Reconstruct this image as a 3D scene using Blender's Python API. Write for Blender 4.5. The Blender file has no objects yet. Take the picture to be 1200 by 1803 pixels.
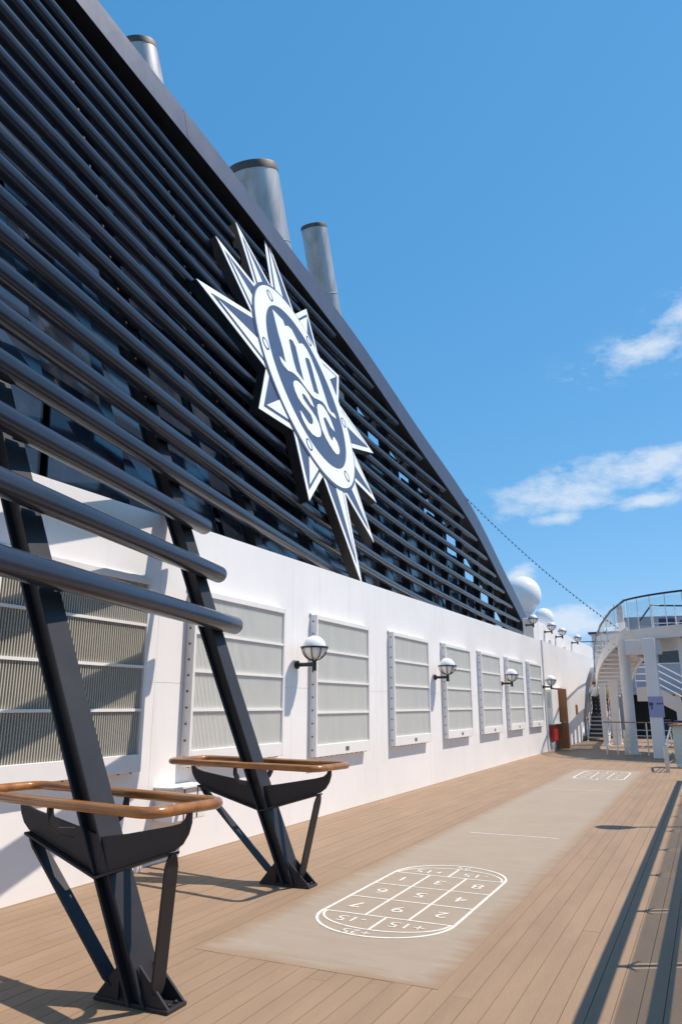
import bpy, bmesh, math, random
from mathutils import Vector, Matrix
random.seed(7)
R = math.radians
sc = bpy.context.scene
col = sc.collection

# ------------------------------------------------------------------ camera
cam_d = bpy.data.cameras.new('camera'); cam = bpy.data.objects.new('camera', cam_d); col.objects.link(cam)
cam_d.sensor_fit = 'VERTICAL'; cam_d.sensor_height = 36.0; cam_d.lens = 1302 / 1803 * 36
cam_d.clip_start = 0.05; cam_d.clip_end = 60000
cam.location = (0, 0, 1.6)
PITCH, YAW = R(14.639), R(25.713)
cam.rotation_euler = (R(90) + PITCH, 0, YAW)
sc.camera = cam

# ------------------------------------------------------------------ light
SUN = Vector((1.0, 0.55, 1.9)).normalized()
sun_d = bpy.data.lights.new('sun', 'SUN'); sun = bpy.data.objects.new('sun', sun_d); col.objects.link(sun)
sun_d.energy = 5.0; sun_d.angle = R(0.53); sun_d.color = (1.0, 0.88, 0.76)
sun.rotation_euler = SUN.to_track_quat('Z', 'Y').to_euler()
sun.location = (20, 10, 40)
sc.view_settings.view_transform = 'Standard'; sc.view_settings.look = 'None'
sc.view_settings.exposure = 0.10; sc.view_settings.gamma = 1.0

world = bpy.data.worlds.new('World'); sc.world = world; world.use_nodes = True
wt = world.node_tree; wt.nodes.clear()
def wn(t, **k):
    n = wt.nodes.new(t)
    for a, b in k.items(): setattr(n, a, b)
    return n
def wmath(op, a, b=None, c=None):
    n = wn('ShaderNodeMath', operation=op)
    for i, v in enumerate((a, b, c)):
        if v is None: continue
        if isinstance(v, (int, float)): n.inputs[i].default_value = v
        else: wt.links.new(v, n.inputs[i])
    return n.outputs[0]
def wdot(vec, d):
    n = wn('ShaderNodeVectorMath', operation='DOT_PRODUCT'); wt.links.new(vec, n.inputs[0]); n.inputs[1].default_value = d
    return n.outputs['Value']
sky = wn('ShaderNodeTexSky', sky_type='NISHITA', sun_disc=False)
sky.sun_elevation = math.asin(SUN.z); sky.sun_rotation = math.atan2(SUN.x, SUN.y)
sky.altitude = 0; sky.air_density = 1.0; sky.dust_density = 0.05; sky.ozone_density = 1.0
tc = wn('ShaderNodeTexCoord'); DIR = tc.outputs['Generated']
def wnoise(scale, detail, rough, stretch):
    mp = wn('ShaderNodeMapping'); mp.inputs['Scale'].default_value = stretch; wt.links.new(DIR, mp.inputs['Vector'])
    nz = wn('ShaderNodeTexNoise'); nz.inputs['Scale'].default_value = scale; nz.inputs['Detail'].default_value = detail
    nz.inputs['Roughness'].default_value = rough; wt.links.new(mp.outputs[0], nz.inputs['Vector'])
    return nz.outputs['Fac']
fine = wnoise(17, 9, 0.62, (1, 1, 2.0))
broad = wnoise(3.2, 5, 0.5, (1, 1, 3.0))
# the clouds one sees: soft lens shapes broken up by noise
CLOUDS = [((-0.025, .905, .422), .062, .017, .22), ((-0.130, .955, .268), .080, .024, .2), ((-0.035, .957, .286), .060, .019, .25),
          ((0.045, .955, .290), .075, .022, .2), ((-0.160, .959, .233), .030, .009, .1), ((-0.045, .960, .245), .03, .008, .1),
          ((0.035, .888, .455), .034, .018, .2), ((0.07, .90, .428), .06, .025, .2), ((-0.145, .984, .100), .07, .018, .0),
          ((-0.205, .964, .168), .016, .012, .3), ((-0.02, .99, .085), .1, .016, 0.)]
acc = None
for (d, w, h, tilt) in CLOUDS:
    d = Vector(d).normalized(); r = d.cross(Vector((0, 0, 1))).normalized(); u = r.cross(d)
    r2 = (r * math.cos(tilt) + u * math.sin(tilt)); u2 = (u * math.cos(tilt) - r * math.sin(tilt))
    a = wmath('DIVIDE', wdot(DIR, r2), w); b = wmath('DIVIDE', wdot(DIR, u2), h)
    q = wmath('ADD', wmath('MULTIPLY', a, a), wmath('MULTIPLY', b, b))
    front = wmath('GREATER_THAN', wdot(DIR, d), 0.5)
    g = wmath('MULTIPLY', wmath('EXPONENT', wmath('MULTIPLY', q, -0.9)), front)
    acc = g if acc is None else wmath('MAXIMUM', acc, g)
# unseen rest of the sky: low scattered cloud, made denser to whiten the fill
elev = wdot(DIR, (0, 0, 1))
band = wmath('MULTIPLY', wmath('SMOOTH_MIN', wmath('MULTIPLY', elev, 9.0), 1.0, 0.2), wmath('SUBTRACT', 1.0, wmath('MULTIPLY', elev, 1.9)))
aside = wmath('SUBTRACT', 1.0, wmath('GREATER_THAN', wdot(DIR, (-0.40, .88, .25)), 0.62))
gen = wmath('MULTIPLY', wmath('MULTIPLY', wmath('MULTIPLY', wmath('SUBTRACT', broad, 0.48), 5.0), band), aside)
gen = wmath('MAXIMUM', gen, 0.0)
m = wmath('MAXIMUM', acc, gen)
dens = wmath('MULTIPLY', wmath('SUBTRACT', wmath('ADD', wmath('MULTIPLY', m, 0.85), wmath('MULTIPLY', wmath('SUBTRACT', fine, 0.5), 2.0)), 0.16), 1.6)
dens = wmath('MULTIPLY', wmath('MINIMUM', wmath('MAXIMUM', dens, 0.0), 1.0), wmath('MINIMUM', wmath('MULTIPLY', m, 6.0), 1.0))
spr = wn('ShaderNodeSeparateColor'); wt.links.new(sky.outputs[0], spr.inputs[0]); cmb = wn('ShaderNodeCombineColor')
for ch, (pw, k) in enumerate(((.92, .51), (.52, 1.49), (.44, 2.50))): wt.links.new(wmath('MULTIPLY', wmath('POWER', spr.outputs[ch], pw), k), cmb.inputs[ch])
mix = wn('ShaderNodeMix', data_type='RGBA'); wt.links.new(wmath('MULTIPLY', dens, 0.72), mix.inputs['Factor'])
wt.links.new(cmb.outputs[0], mix.inputs['A']); mix.inputs['B'].default_value = (5.0, 5.4, 6.0, 1)
bg = wn('ShaderNodeBackground'); bg.inputs['Strength'].default_value = 0.15
wt.links.new(mix.outputs['Result'], bg.inputs['Color'])
wo = wn('ShaderNodeOutputWorld'); wt.links.new(bg.outputs[0], wo.inputs['Surface'])

# ------------------------------------------------------------------ materials
def new_mat(name):
    m = bpy.data.materials.new(name); m.use_nodes = True
    return m, m.node_tree, m.node_tree.nodes['Principled BSDF']
def paint(name, rgb, rough=0.5, metal=0.0, var=0.08, scale=3.0, stretch=(1, 1, 1), coat=0.0, bump=0.0, bscale=40, dirt=None, spec=0.5, objvar=0.0, emis=None):
    m, t, b = new_mat(name)
    b.inputs['Roughness'].default_value = rough; b.inputs['Metallic'].default_value = metal
    b.inputs['Coat Weight'].default_value = coat; b.inputs['Specular IOR Level'].default_value = spec
    co = t.nodes.new('ShaderNodeTexCoord')
    geo = t.nodes.new('ShaderNodeNewGeometry')
    mp = t.nodes.new('ShaderNodeMapping'); mp.inputs['Scale'].default_value = stretch; t.links.new(geo.outputs['Position'], mp.inputs['Vector'])
    nz = t.nodes.new('ShaderNodeTexNoise'); nz.inputs['Scale'].default_value = scale; nz.inputs['Detail'].default_value = 6
    nz.inputs['Roughness'].default_value = 0.6; t.links.new(mp.outputs[0], nz.inputs['Vector'])
    mr = t.nodes.new('ShaderNodeMapRange'); mr.inputs['From Min'].default_value = 0.3; mr.inputs['From Max'].default_value = 0.7
    mr.inputs['To Min'].default_value = 1 - var; mr.inputs['To Max'].default_value = 1 + var; t.links.new(nz.outputs['Fac'], mr.inputs['Value'])
    val = mr.outputs[0]
    if objvar:
        oi = t.nodes.new('ShaderNodeObjectInfo'); m2 = t.nodes.new('ShaderNodeMapRange')
        m2.inputs['To Min'].default_value = 1 - objvar; m2.inputs['To Max'].default_value = 1 + objvar; t.links.new(oi.outputs['Random'], m2.inputs['Value'])
        mm = t.nodes.new('ShaderNodeMath'); mm.operation = 'MULTIPLY'; t.links.new(val, mm.inputs[0]); t.links.new(m2.outputs[0], mm.inputs[1]); val = mm.outputs[0]
    vm = t.nodes.new('ShaderNodeVectorMath'); vm.operation = 'SCALE'; vm.inputs[0].default_value = rgb; t.links.new(val, vm.inputs['Scale'])
    out = vm.outputs[0]
    if dirt:
        drgb, dscale, dst, lo, hi, amt = dirt
        mp2 = t.nodes.new('ShaderNodeMapping'); mp2.inputs['Scale'].default_value = dst; t.links.new(geo.outputs['Position'], mp2.inputs['Vector'])
        n2 = t.nodes.new('ShaderNodeTexNoise'); n2.inputs['Scale'].default_value = dscale; n2.inputs['Detail'].default_value = 7; n2.inputs['Roughness'].default_value = .65
        t.links.new(mp2.outputs[0], n2.inputs['Vector'])
        r2 = t.nodes.new('ShaderNodeMapRange'); r2.inputs['From Min'].default_value = lo; r2.inputs['From Max'].default_value = hi
        r2.inputs['To Max'].default_value = amt; t.links.new(n2.outputs['Fac'], r2.inputs['Value'])
        mx = t.nodes.new('ShaderNodeMix'); mx.data_type = 'RGBA'; t.links.new(r2.outputs[0], mx.inputs['Factor']); t.links.new(out, mx.inputs['A'])
        mx.inputs['B'].default_value = (*drgb, 1); out = mx.outputs['Result']
    t.links.new(out, b.inputs['Base Color'])
    rr = t.nodes.new('ShaderNodeMapRange'); rr.inputs['To Min'].default_value = max(0.02, rough - .08); rr.inputs['To Max'].default_value = min(1, rough + .08)
    t.links.new(nz.outputs['Fac'], rr.inputs['Value']); t.links.new(rr.outputs[0], b.inputs['Roughness'])
    if bump:
        nb = t.nodes.new('ShaderNodeTexNoise'); nb.inputs['Scale'].default_value = bscale; nb.inputs['Detail'].default_value = 4
        t.links.new(mp.outputs[0], nb.inputs['Vector'])
        bp = t.nodes.new('ShaderNodeBump'); bp.inputs['Strength'].default_value = bump; bp.inputs['Distance'].default_value = 0.02
        t.links.new(nb.outputs['Fac'], bp.inputs['Height']); t.links.new(bp.outputs[0], b.inputs['Normal'])
    return m
def glass(name, tint, refl=0.12, rough=0.02):
    m, t, b = new_mat(name); t.nodes.remove(b)
    tr = t.nodes.new('ShaderNodeBsdfTransparent'); tr.inputs['Color'].default_value = (*tint, 1)
    gl = t.nodes.new('ShaderNodeBsdfGlossy'); gl.inputs['Roughness'].default_value = rough
    fr = t.nodes.new('ShaderNodeLayerWeight'); fr.inputs['Blend'].default_value = .18
    ma = t.nodes.new('ShaderNodeMath'); ma.operation = 'MULTIPLY_ADD'; ma.inputs[1].default_value = .35; ma.inputs[2].default_value = .02
    t.links.new(fr.outputs['Facing'], ma.inputs[0])
    mx = t.nodes.new('ShaderNodeMixShader'); t.links.new(ma.outputs[0], mx.inputs[0]); t.links.new(tr.outputs[0], mx.inputs[1]); t.links.new(gl.outputs[0], mx.inputs[2])
    t.links.new(mx.outputs[0], t.nodes['Material Output'].inputs[0])
    return m
WHITE = paint('white_paint', (.84, .81, .785), .36, var=.035, scale=.8, bump=.28, bscale=1.0, dirt=((.60, .53, .44), 2.6, (1, 1.6, .16), .56, .80, .42))
WHITE2 = paint('white_trim', (.80, .775, .75), .4, var=.04, scale=2, dirt=((.55, .46, .36), 6, (1, 1, .5), .62, .85, .35))
OFFWH = paint('structure_white', (.77, .74, .715), .45, var=.04, scale=1.2, dirt=((.5, .46, .4), 2.5, (1, 1, .3), .6, .85, .3))
NAVY = paint('navy_paint', (.028, .026, .029), .42, spec=.3, var=.12, scale=2.5, bump=.03, bscale=6, dirt=((.05, .047, .045), 3.0, (1, 1, 1), .55, .85, .30), objvar=.08)
NAVYBAR = paint('navy_bar_paint', (.022, .028, .046), .24, var=.16, scale=1.5, stretch=(1, .35, 1), bump=.04, bscale=5, dirt=((.07, .065, .065), 2.5, (1, .3, 1), .55, .85, .35), objvar=.10)
NAVYBEAM = paint('navy_beam_lit', (.060, .067, .105), .40, var=.08, scale=1.2, dirt=((.15, .14, .15), 3.0, (1, 1, .3), .55, .85, .35))  # paler copy of the navy, for the lit outside of the beam
BLACK = paint('black_metal', (.012, .012, .013), .4, var=.1)
EMBN = paint('emblem_navy', (.056, .071, .128), .35, var=.06, scale=2)
EMBW = paint('emblem_white', (.82, .84, .83), .35, var=.02, scale=2)
STEEL = paint('exhaust_steel', (.46, .45, .45), .45, metal=.55, var=.22, scale=2.2, stretch=(1.6, 1.6, .12), dirt=((.16, .14, .12), 1.6, (1, 1, .4), .52, .8, .5))
STEELD = paint('sooty_steel', (.11, .10, .09), .6, metal=.5, var=.3, scale=2.5)
INOX = paint('stainless', (.55, .55, .55), .28, metal=.9, var=.06)
WOOD = paint('varnished_teak', (.34, .135, .030), .22, var=.35, scale=9, stretch=(.25, 1, 1), coat=.6, dirt=((.16, .055, .014), 14, (.2, 1, 1), .5, .75, .6))
DOORW = paint('door_wood', (.30, .12, .04), .4, var=.3, scale=6, stretch=(3, 1, .25))
PLANK = paint('deck_plank', (.306, .210, .136), .62, var=.09, scale=5, stretch=(1, .18, 1), bump=.12, bscale=60, objvar=.035, dirt=((.230, .154, .098), 1.3, (1, .5, 1), .5, .8, .35), spec=.3)
CAULK = paint('deck_caulk', (.075, .055, .042), .8)
MESHG = paint('louvre_mesh', (.73, .71, .645), .6, var=.04, scale=4, stretch=(1, 1, .2), dirt=((.62, .60, .53), 5, (1, 3, .25), .5, .8, .4))
PANE = paint('dark_screen_glass', (.020, .026, .040), .10, var=.5, scale=.7, objvar=.45, spec=.8, dirt=((.07, .08, .11), .9, (1, 1, 1), .5, .7, .6))
SLAT = paint('louvre_slat', (.47, .45, .385), .6, var=.06, scale=5)
RUST = paint('rusty_steel', (.20, .09, .045), .8, var=.4, scale=30)
LABEL = paint('label_grey', (.12, .12, .11), .5)
GLOBE = paint('lamp_globe', (.82, .82, .82), .25, var=.02)
LINE = paint('court_line', (.80, .77, .70), .6, var=.08, scale=9, dirt=((.5, .42, .35), 16, (1, 1, 1), .50, .72, .75))
RED = paint('fire_red', (.45, .02, .02), .35, var=.12)
BLUE = paint('navy_cushion', (.012, .022, .085), .7, var=.2)
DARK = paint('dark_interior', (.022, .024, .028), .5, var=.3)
WIN = paint('dark_window', (.02, .026, .030), .08, var=.3, spec=.8)
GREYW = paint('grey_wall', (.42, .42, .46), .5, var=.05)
SIGNB = paint('notice_blue', (.30, .32, .52), .5, var=.06)
INK = paint('notice_ink', (.05, .05, .16), .6)
FROST = paint('frosted_panel', (.52, .58, .55), .3, var=.05)
YELLOW = paint('tread_edge', (.55, .42, .05), .6)
BULB = paint('string_bulb', (.04, .05, .05), .3)
SKIN = paint('skin', (.45, .26, .18), .5); SHIRT = paint('pale_shirt', (.60, .62, .60), .85, var=.1, scale=8); TROUS = paint('dark_trousers', (.014, .018, .024), .8)
LIME = paint('lime_top', (.46, .48, .16), .8); BLUET = paint('blue_trousers', (.03, .05, .22), .8); HAIR = paint('brown_hair', (.05, .028, .016), .6); CAP = paint('pale_cap', (.62, .58, .50), .8)
GLASSC = glass('clear_glass', (.96, .98, .98), .05)
GLASST = glass('tinted_glass', (.70, .71, .71), .3)
def sea_mat():
    m, t, b = new_mat('sea_water'); b.inputs['Base Color'].default_value = (.012, .05, .075, 1); b.inputs['Roughness'].default_value = .12
    nz = t.nodes.new('ShaderNodeTexNoise'); nz.inputs['Scale'].default_value = .25; nz.inputs['Detail'].default_value = 5
    g = t.nodes.new('ShaderNodeNewGeometry'); t.links.new(g.outputs['Position'], nz.inputs['Vector'])
    bp = t.nodes.new('ShaderNodeBump'); bp.inputs['Strength'].default_value = .6; t.links.new(nz.outputs[0], bp.inputs['Height']); t.links.new(bp.outputs[0], b.inputs['Normal'])
    return m
SEA = sea_mat()
def court_mat(x0, x1, y0, y1):
    m, t, b = new_mat('court_coating'); b.inputs['Roughness'].default_value = .65; b.inputs['Specular IOR Level'].default_value = .3
    g = t.nodes.new('ShaderNodeNewGeometry'); sp = t.nodes.new('ShaderNodeSeparateXYZ'); t.links.new(g.outputs['Position'], sp.inputs[0])
    def mth(op, a, bb):
        n = t.nodes.new('ShaderNodeMath'); n.operation = op
        for i, v in enumerate((a, bb)):
            if isinstance(v, (int, float)): n.inputs[i].default_value = v
            else: t.links.new(v, n.inputs[i])
        return n.outputs[0]
    def noise(scale, st, det=7, ro=.65):
        mp = t.nodes.new('ShaderNodeMapping'); mp.inputs['Scale'].default_value = st; t.links.new(g.outputs['Position'], mp.inputs['Vector'])
        n = t.nodes.new('ShaderNodeTexNoise'); n.inputs['Scale'].default_value = scale; n.inputs['Detail'].default_value = det; n.inputs['Roughness'].default_value = ro
        t.links.new(mp.outputs[0], n.inputs['Vector']); return n.outputs['Fac']
    d = mth('MINIMUM', mth('MINIMUM', mth('SUBTRACT', sp.outputs[0], x0), mth('SUBTRACT', x1, sp.outputs[0])), mth('MINIMUM', mth('SUBTRACT', sp.outputs[1], y0), mth('SUBTRACT', y1, sp.outputs[1])))
    streak = noise(4.5, (.5, 2.2, 1)); stain = noise(1.4, (.8, .5, 1), 5); fine = noise(38, (.25, 1.6, 1))
    edge = mth('ADD', mth('MULTIPLY', d, 6.0), mth('MULTIPLY', mth('SUBTRACT', streak, .50), 2.2))
    cl = t.nodes.new('ShaderNodeClamp'); t.links.new(edge, cl.inputs[0])
    r = t.nodes.new('ShaderNodeValToRGB'); e = r.color_ramp.elements
    e[0].position = .25; e[0].color = (.295, .230, .170, 1); e[1].position = .64; e[1].color = (.370, .308, .242, 1)
    s2 = mth('ADD', mth('MULTIPLY', streak, .45), mth('ADD', mth('MULTIPLY', stain, .35), mth('MULTIPLY', fine, .2)))
    t.links.new(s2, r.inputs[0])
    mx = t.nodes.new('ShaderNodeMix'); mx.data_type = 'RGBA'; t.links.new(cl.outputs[0], mx.inputs['Factor']); mx.inputs['A'].default_value = (.298, .206, .134, 1)
    t.links.new(r.outputs[0], mx.inputs['B']); t.links.new(mx.outputs['Result'], b.inputs['Base Color'])
    return m

# ------------------------------------------------------------------ mesh helpers
def wloc(o):
    v = Vector((0, 0, 0))
    while o is not None: v = v + o.location; o = o.parent
    return v
class MB:
    def __init__(s): s.v = []; s.f = []
    def box(s, x0, x1, y0, y1, z0, z1):
        n = len(s.v); s.v += [(x, y, z) for z in (z0, z1) for y in (y0, y1) for x in (x0, x1)]
        s.f += [tuple(n + i for i in q) for q in ((0, 2, 3, 1), (4, 5, 7, 6), (0, 1, 5, 4), (2, 6, 7, 3), (0, 4, 6, 2), (1, 3, 7, 5))]; return s
    def loft(s, rings, caps=True, closed=True):
        n = len(s.v); k = len(rings[0])
        for r in rings: s.v += [tuple(p) for p in r]
        for i in range(len(rings) - 1):
            for j in range(k if closed else k - 1):
                a = n + i * k + j; b = n + i * k + (j + 1) % k; s.f.append((a, b, b + k, a + k))
        if caps and closed:
            s.f.append(tuple(n + j for j in reversed(range(k)))); s.f.append(tuple(n + (len(rings) - 1) * k + j for j in range(k)))
        return s
    def prism(s, pts, ext):
        e = Vector(ext); return s.loft([[Vector(p) for p in pts], [Vector(p) + e for p in pts]])
    def tube(s, path, r, n=10, caps=True, loop=False):
        P = [Vector(p) for p in path]; rings = []; up = None
        for i, p in enumerate(P):
            if loop: tg = (P[(i + 1) % len(P)] - P[i - 1]).normalized()
            else: tg = (P[min(i + 1, len(P) - 1)] - P[max(i - 1, 0)]).normalized()
            if up is None: up = Vector((0, 0, 1)) if abs(tg.z) < .9 else Vector((1, 0, 0))
            a = tg.cross(up).normalized(); b = a.cross(tg).normalized(); up = b
            rr = r[i] if isinstance(r, (list, tuple)) else r
            rings.append([p + a * (math.cos(2 * math.pi * j / n) * rr) + b * (math.sin(2 * math.pi * j / n) * rr) for j in range(n)])
        if loop: rings.append(rings[0]); return s.loft(rings, caps=False)
        return s.loft(rings, caps)
    def lathe(s, prof, c=(0, 0, 0), n=20, axis=(0, 0, 1), a0=0, a1=None):
        c = Vector(c); ax = Vector(axis).normalized(); t = ax.orthogonal().normalized(); u = ax.cross(t)
        rings = [[c + ax * z + (t * math.cos(2 * math.pi * j / n) + u * math.sin(2 * math.pi * j / n)) * max(r, 1e-4) for j in range(n)] for r, z in prof]
        return s.loft(rings)
    def quad(s, a, b, c, d):
        n = len(s.v); s.v += [tuple(a), tuple(b), tuple(c), tuple(d)]; s.f.append((n, n + 1, n + 2, n + 3)); return s
    def mesh(s, name, off=(0, 0, 0), smooth=False, bevel=0):
        me = bpy.data.meshes.new(name); o = Vector(off)
        me.from_pydata([tuple(Vector(v) - o) for v in s.v], [], s.f)
        bm = bmesh.new(); bm.from_mesh(me); bmesh.ops.remove_doubles(bm, verts=bm.verts, dist=1e-6)
        bmesh.ops.recalc_face_normals(bm, faces=bm.faces)
        if bevel: bmesh.ops.bevel(bm, geom=list(bm.edges), offset=bevel, segments=1, affect='EDGES')
        bm.to_mesh(me); bm.free()
        if smooth:
            me.polygons.foreach_set('use_smooth', [True] * len(me.polygons)); me.set_sharp_from_angle(angle=R(38))
        return me
    def build(s, name, mat, parent=None, smooth=False, bevel=0):
        off = wloc(parent) if parent is not None else Vector((0, 0, 0))
        me = s.mesh(name, off, smooth, bevel); me.materials.append(mat)
        o = bpy.data.objects.new(name, me); col.objects.link(o); o.parent = parent; return o
def tag(o, label=None, cat=None, group=None, kind=None):
    if label: o['label'] = label
    if cat: o['category'] = cat
    if group: o['group'] = group
    if kind: o['kind'] = kind
    return o
def thing(name, label, cat, loc=(0, 0, 0), group=None):
    o = bpy.data.objects.new(name, None); col.objects.link(o); o.location = loc; o.empty_display_size = .3
    return tag(o, label, cat, group)
def dup(root, loc, label, group=None, par=None):
    c = root.copy(); col.objects.link(c); c.parent = par
    if par is None: c.location = loc; c['label'] = label
    if group: c['group'] = group
    for ch in list(root.children): dup(ch, None, None, None, c)
    return c
def flat(name, loops, org, U, V, N, z0, z1, mat, parent):
    """flat shape with holes in the plane (org,U,V), extruded from z0 to z1 along N"""
    cu = bpy.data.curves.new(name, 'CURVE'); cu.dimensions = '2D'; cu.fill_mode = 'BOTH'; cu.extrude = (z1 - z0) / 2
    for L in loops:
        sp = cu.splines.new('POLY'); sp.points.add(len(L) - 1); sp.use_cyclic_u = True
        for p, q in zip(sp.points, L): p.co = (q[0], q[1], 0, 1)
    to = bpy.data.objects.new(name, cu); col.objects.link(to)
    me = bpy.data.meshes.new_from_object(to); bpy.data.objects.remove(to); bpy.data.curves.remove(cu)
    M = Matrix((( U[0], V[0], N[0]), (U[1], V[1], N[1]), (U[2], V[2], N[2]))).to_4x4()
    me.transform(Matrix.Translation(Vector((0, 0, (z0 + z1) / 2)))); me.transform(M)
    me.transform(Matrix.Translation(Vector(org) - (wloc(parent) if parent is not None else Vector((0, 0, 0)))))
    me.materials.clear(); me.materials.append(mat)
    o = bpy.data.objects.new(name, me); col.objects.link(o); o.parent = parent; return o
def text_mesh(s, size):
    cu = bpy.data.curves.new('t', 'FONT'); cu.body = s; cu.size = size; cu.align_x = 'CENTER'; cu.align_y = 'CENTER'; cu.extrude = .001; cu.offset = -.0015
    to = bpy.data.objects.new('t', cu); col.objects.link(to); me = bpy.data.meshes.new_from_object(to)
    bpy.data.objects.remove(to); bpy.data.curves.remove(cu); return me
def interp(tab, x):
    if x <= tab[0][0]: return tab[0][1]
    for (a, b), (c, d) in zip(tab, tab[1:]):
        if x <= c: return b + (d - b) * (x - a) / (c - a)
    return tab[-1][1]
def smooth_tab(tab, n=60):
    xs = [t[0] for t in tab]; out = []
    for i in range(n + 1):
        x = xs[0] + (xs[-1] - xs[0]) * i / n; w = 1.3
        out.append((x, sum(interp(tab, x + k * w / 4) for k in range(-4, 5)) / 9))
    return out

WX = -5.37                                     # face of the white deckhouse wall
wtop = lambda y: 3.62 + .0105 * y

# ------------------------------------------------------------------ the setting: sea, deck
s = MB().box(-20000, 20000, -20000, 20000, -30.2, -30).build('sea', SEA); tag(s, kind='structure')
deck = MB().box(-14, .62, -4, 46, -.30, -.022).build('deck', CAULK); tag(deck, kind='structure')
hull = MB().box(-26, .60, -60, 120, -30, -.32).build('hull', OFFWH); tag(hull, kind='structure')
PW = .1235; pm = MB().box(-PW / 2 + .0020, PW / 2 - .0020, 0, 1, -.022, 0).mesh('plank'); pm.materials.append(PLANK)
for i in range(48):
    y = -3.9 - random.uniform(0, 6)
    while y < 45.5:
        L = random.choice((9.0, 11.0, 12.5, 14.0)); y0, y1 = max(y, -3.9), min(y + L, 45.5); y += L
        if y1 - y0 < .3: continue
        o = bpy.data.objects.new('plank', pm); col.objects.link(o); o.parent = deck
        o.location = (WX + .03 + PW * (i + .5), y0 + .0015, random.uniform(-.0008, .0006)); o.scale = (1, y1 - y0 - .003, 1)
MB().box(WX + .04 + PW * 48, .62, -4, 46, -.022, .10).build('deck_edge_kerb', OFFWH, deck, bevel=.01)
MB().box(WX, WX + .029, -3.9, 29.8, -.022, .002).build('margin_strip', PLANK, deck)

# shuffleboard court
CX0, CX1 = -3.33, -1.60
CM = court_mat(CX0, CX1, 4.62, 20.9)
court = MB().box(CX0, CX1, 4.62, 20.9, -.004, .0016).build('shuffleboard_court', CM); tag(court, kind='structure')
LX, RX = -2.985, -1.895; cxm = (LX + RX) / 2; LW = .018
def strip(p, q, w=LW, z=.0050, mb=None):
    a, b = Vector((*p, 0)), Vector((*q, 0)); d = (b - a).normalized(); n = Vector((-d.y, d.x, 0)) * w / 2
    mb = mb or MB(); mb.prism([a + n + Vector((0, 0, .0020)), b + n + Vector((0, 0, .0020)), b - n + Vector((0, 0, .0020)), a - n + Vector((0, 0, .0020))], (0, 0, z - .0020)); return mb
def arc_band(cx, cy, rx, ry, a0, a1, w=LW, n=36):
    mb = MB(); P = []
    for i in range(n + 1):
        t = a0 + (a1 - a0) * i / n; P.append((t, cx + rx * math.cos(t), cy + ry * math.sin(t)))
    rings = []
    for t, x, y in P:
        nx, ny = math.cos(t) / rx, math.sin(t) / ry; l = math.hypot(nx, ny); nx, ny = nx / l * w / 2, ny / l * w / 2
        rings.append([(x + nx, y + ny, .0022), (x - nx, y - ny, .0022), (x - nx, y - ny, .0052), (x + nx, y + ny, .0052)])
    return mb.loft(rings)
def target(y0, rowh, sy, nums):
    """y0: cross line nearest the lane's own end; sy=+1 rows grow away from camera"""
    Y = lambda t: y0 + sy * t; H = 3 * rowh
    strip((LX, Y(0) - sy * .02), (LX, Y(H) + sy * .02), .022).build('court_line', LINE, court); strip((RX, Y(0) - sy * .02), (RX, Y(H) + sy * .02), .022).build('court_line', LINE, court)
    for k in range(4): strip((LX + .013, Y(k * rowh)), (RX - .013, Y(k * rowh)), LW, .0046).build('court_line', LINE, court)
    for k in (1, 2): strip((LX + (RX - LX) * k / 3, Y(0)), (LX + (RX - LX) * k / 3, Y(H)), LW, .0042).build('court_line', LINE, court)
    hw = (RX - LX) / 2
    for yy, e in ((Y(0), -sy), (Y(H), sy)):
        a = (math.pi, 2 * math.pi) if e < 0 else (0, math.pi)
        arc_band(cxm, yy, hw, .52, *a, .022).build('court_arc', LINE, court)
        arc_band(cxm, yy, hw - .03, .36, *a).build('court_arc', LINE, court)
        strip((cxm, yy), (cxm, yy + e * .355), LW, .0040).build('court_line', LINE, court)
    def num(s, x, y, size):
        me = text_mesh(s, size); me.materials.append(LINE); o = bpy.data.objects.new('number', me); col.objects.link(o); o.parent = court
        o.location = (x, y, .0042); o.rotation_euler = (0, 0, math.pi if sy > 0 else 0)
    tx = [LX + (RX - LX) * (k + .5) / 3 for k in range(3)]
    for r in range(3):
        row = nums[r]
        for k in range(3): num(row[k], tx[k] if sy > 0 else tx[2 - k], Y((r + .5) * rowh), .23)
    q = hw * .42 * (1 if sy > 0 else -1)
    num('-15', cxm - q, Y(-.15), .19); num('+15', cxm + q, Y(-.15), .19); num('+25', cxm - q * .25, Y(-.44), .15)
    num('+15', cxm - q, Y(H + .15), .19); num('-15', cxm + q, Y(H + .15), .19); num('-25', cxm + q * .25, Y(H + .44), .15)
target(5.88, .517, 1, [['7', '9', '2'], ['6', '5', '4'], ['1', '3', '8']])
target(20.0, .517, -1, [['7', '9', '2'], ['6', '5', '4'], ['1', '3', '8']])
strip((LX + .02, 10.03), (RX + .03, 10.05), .024).build('court_line', LINE, court)
strip((LX + .02, 15.72), (RX + .03, 15.74), .024).build('court_line', LINE, court)

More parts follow.
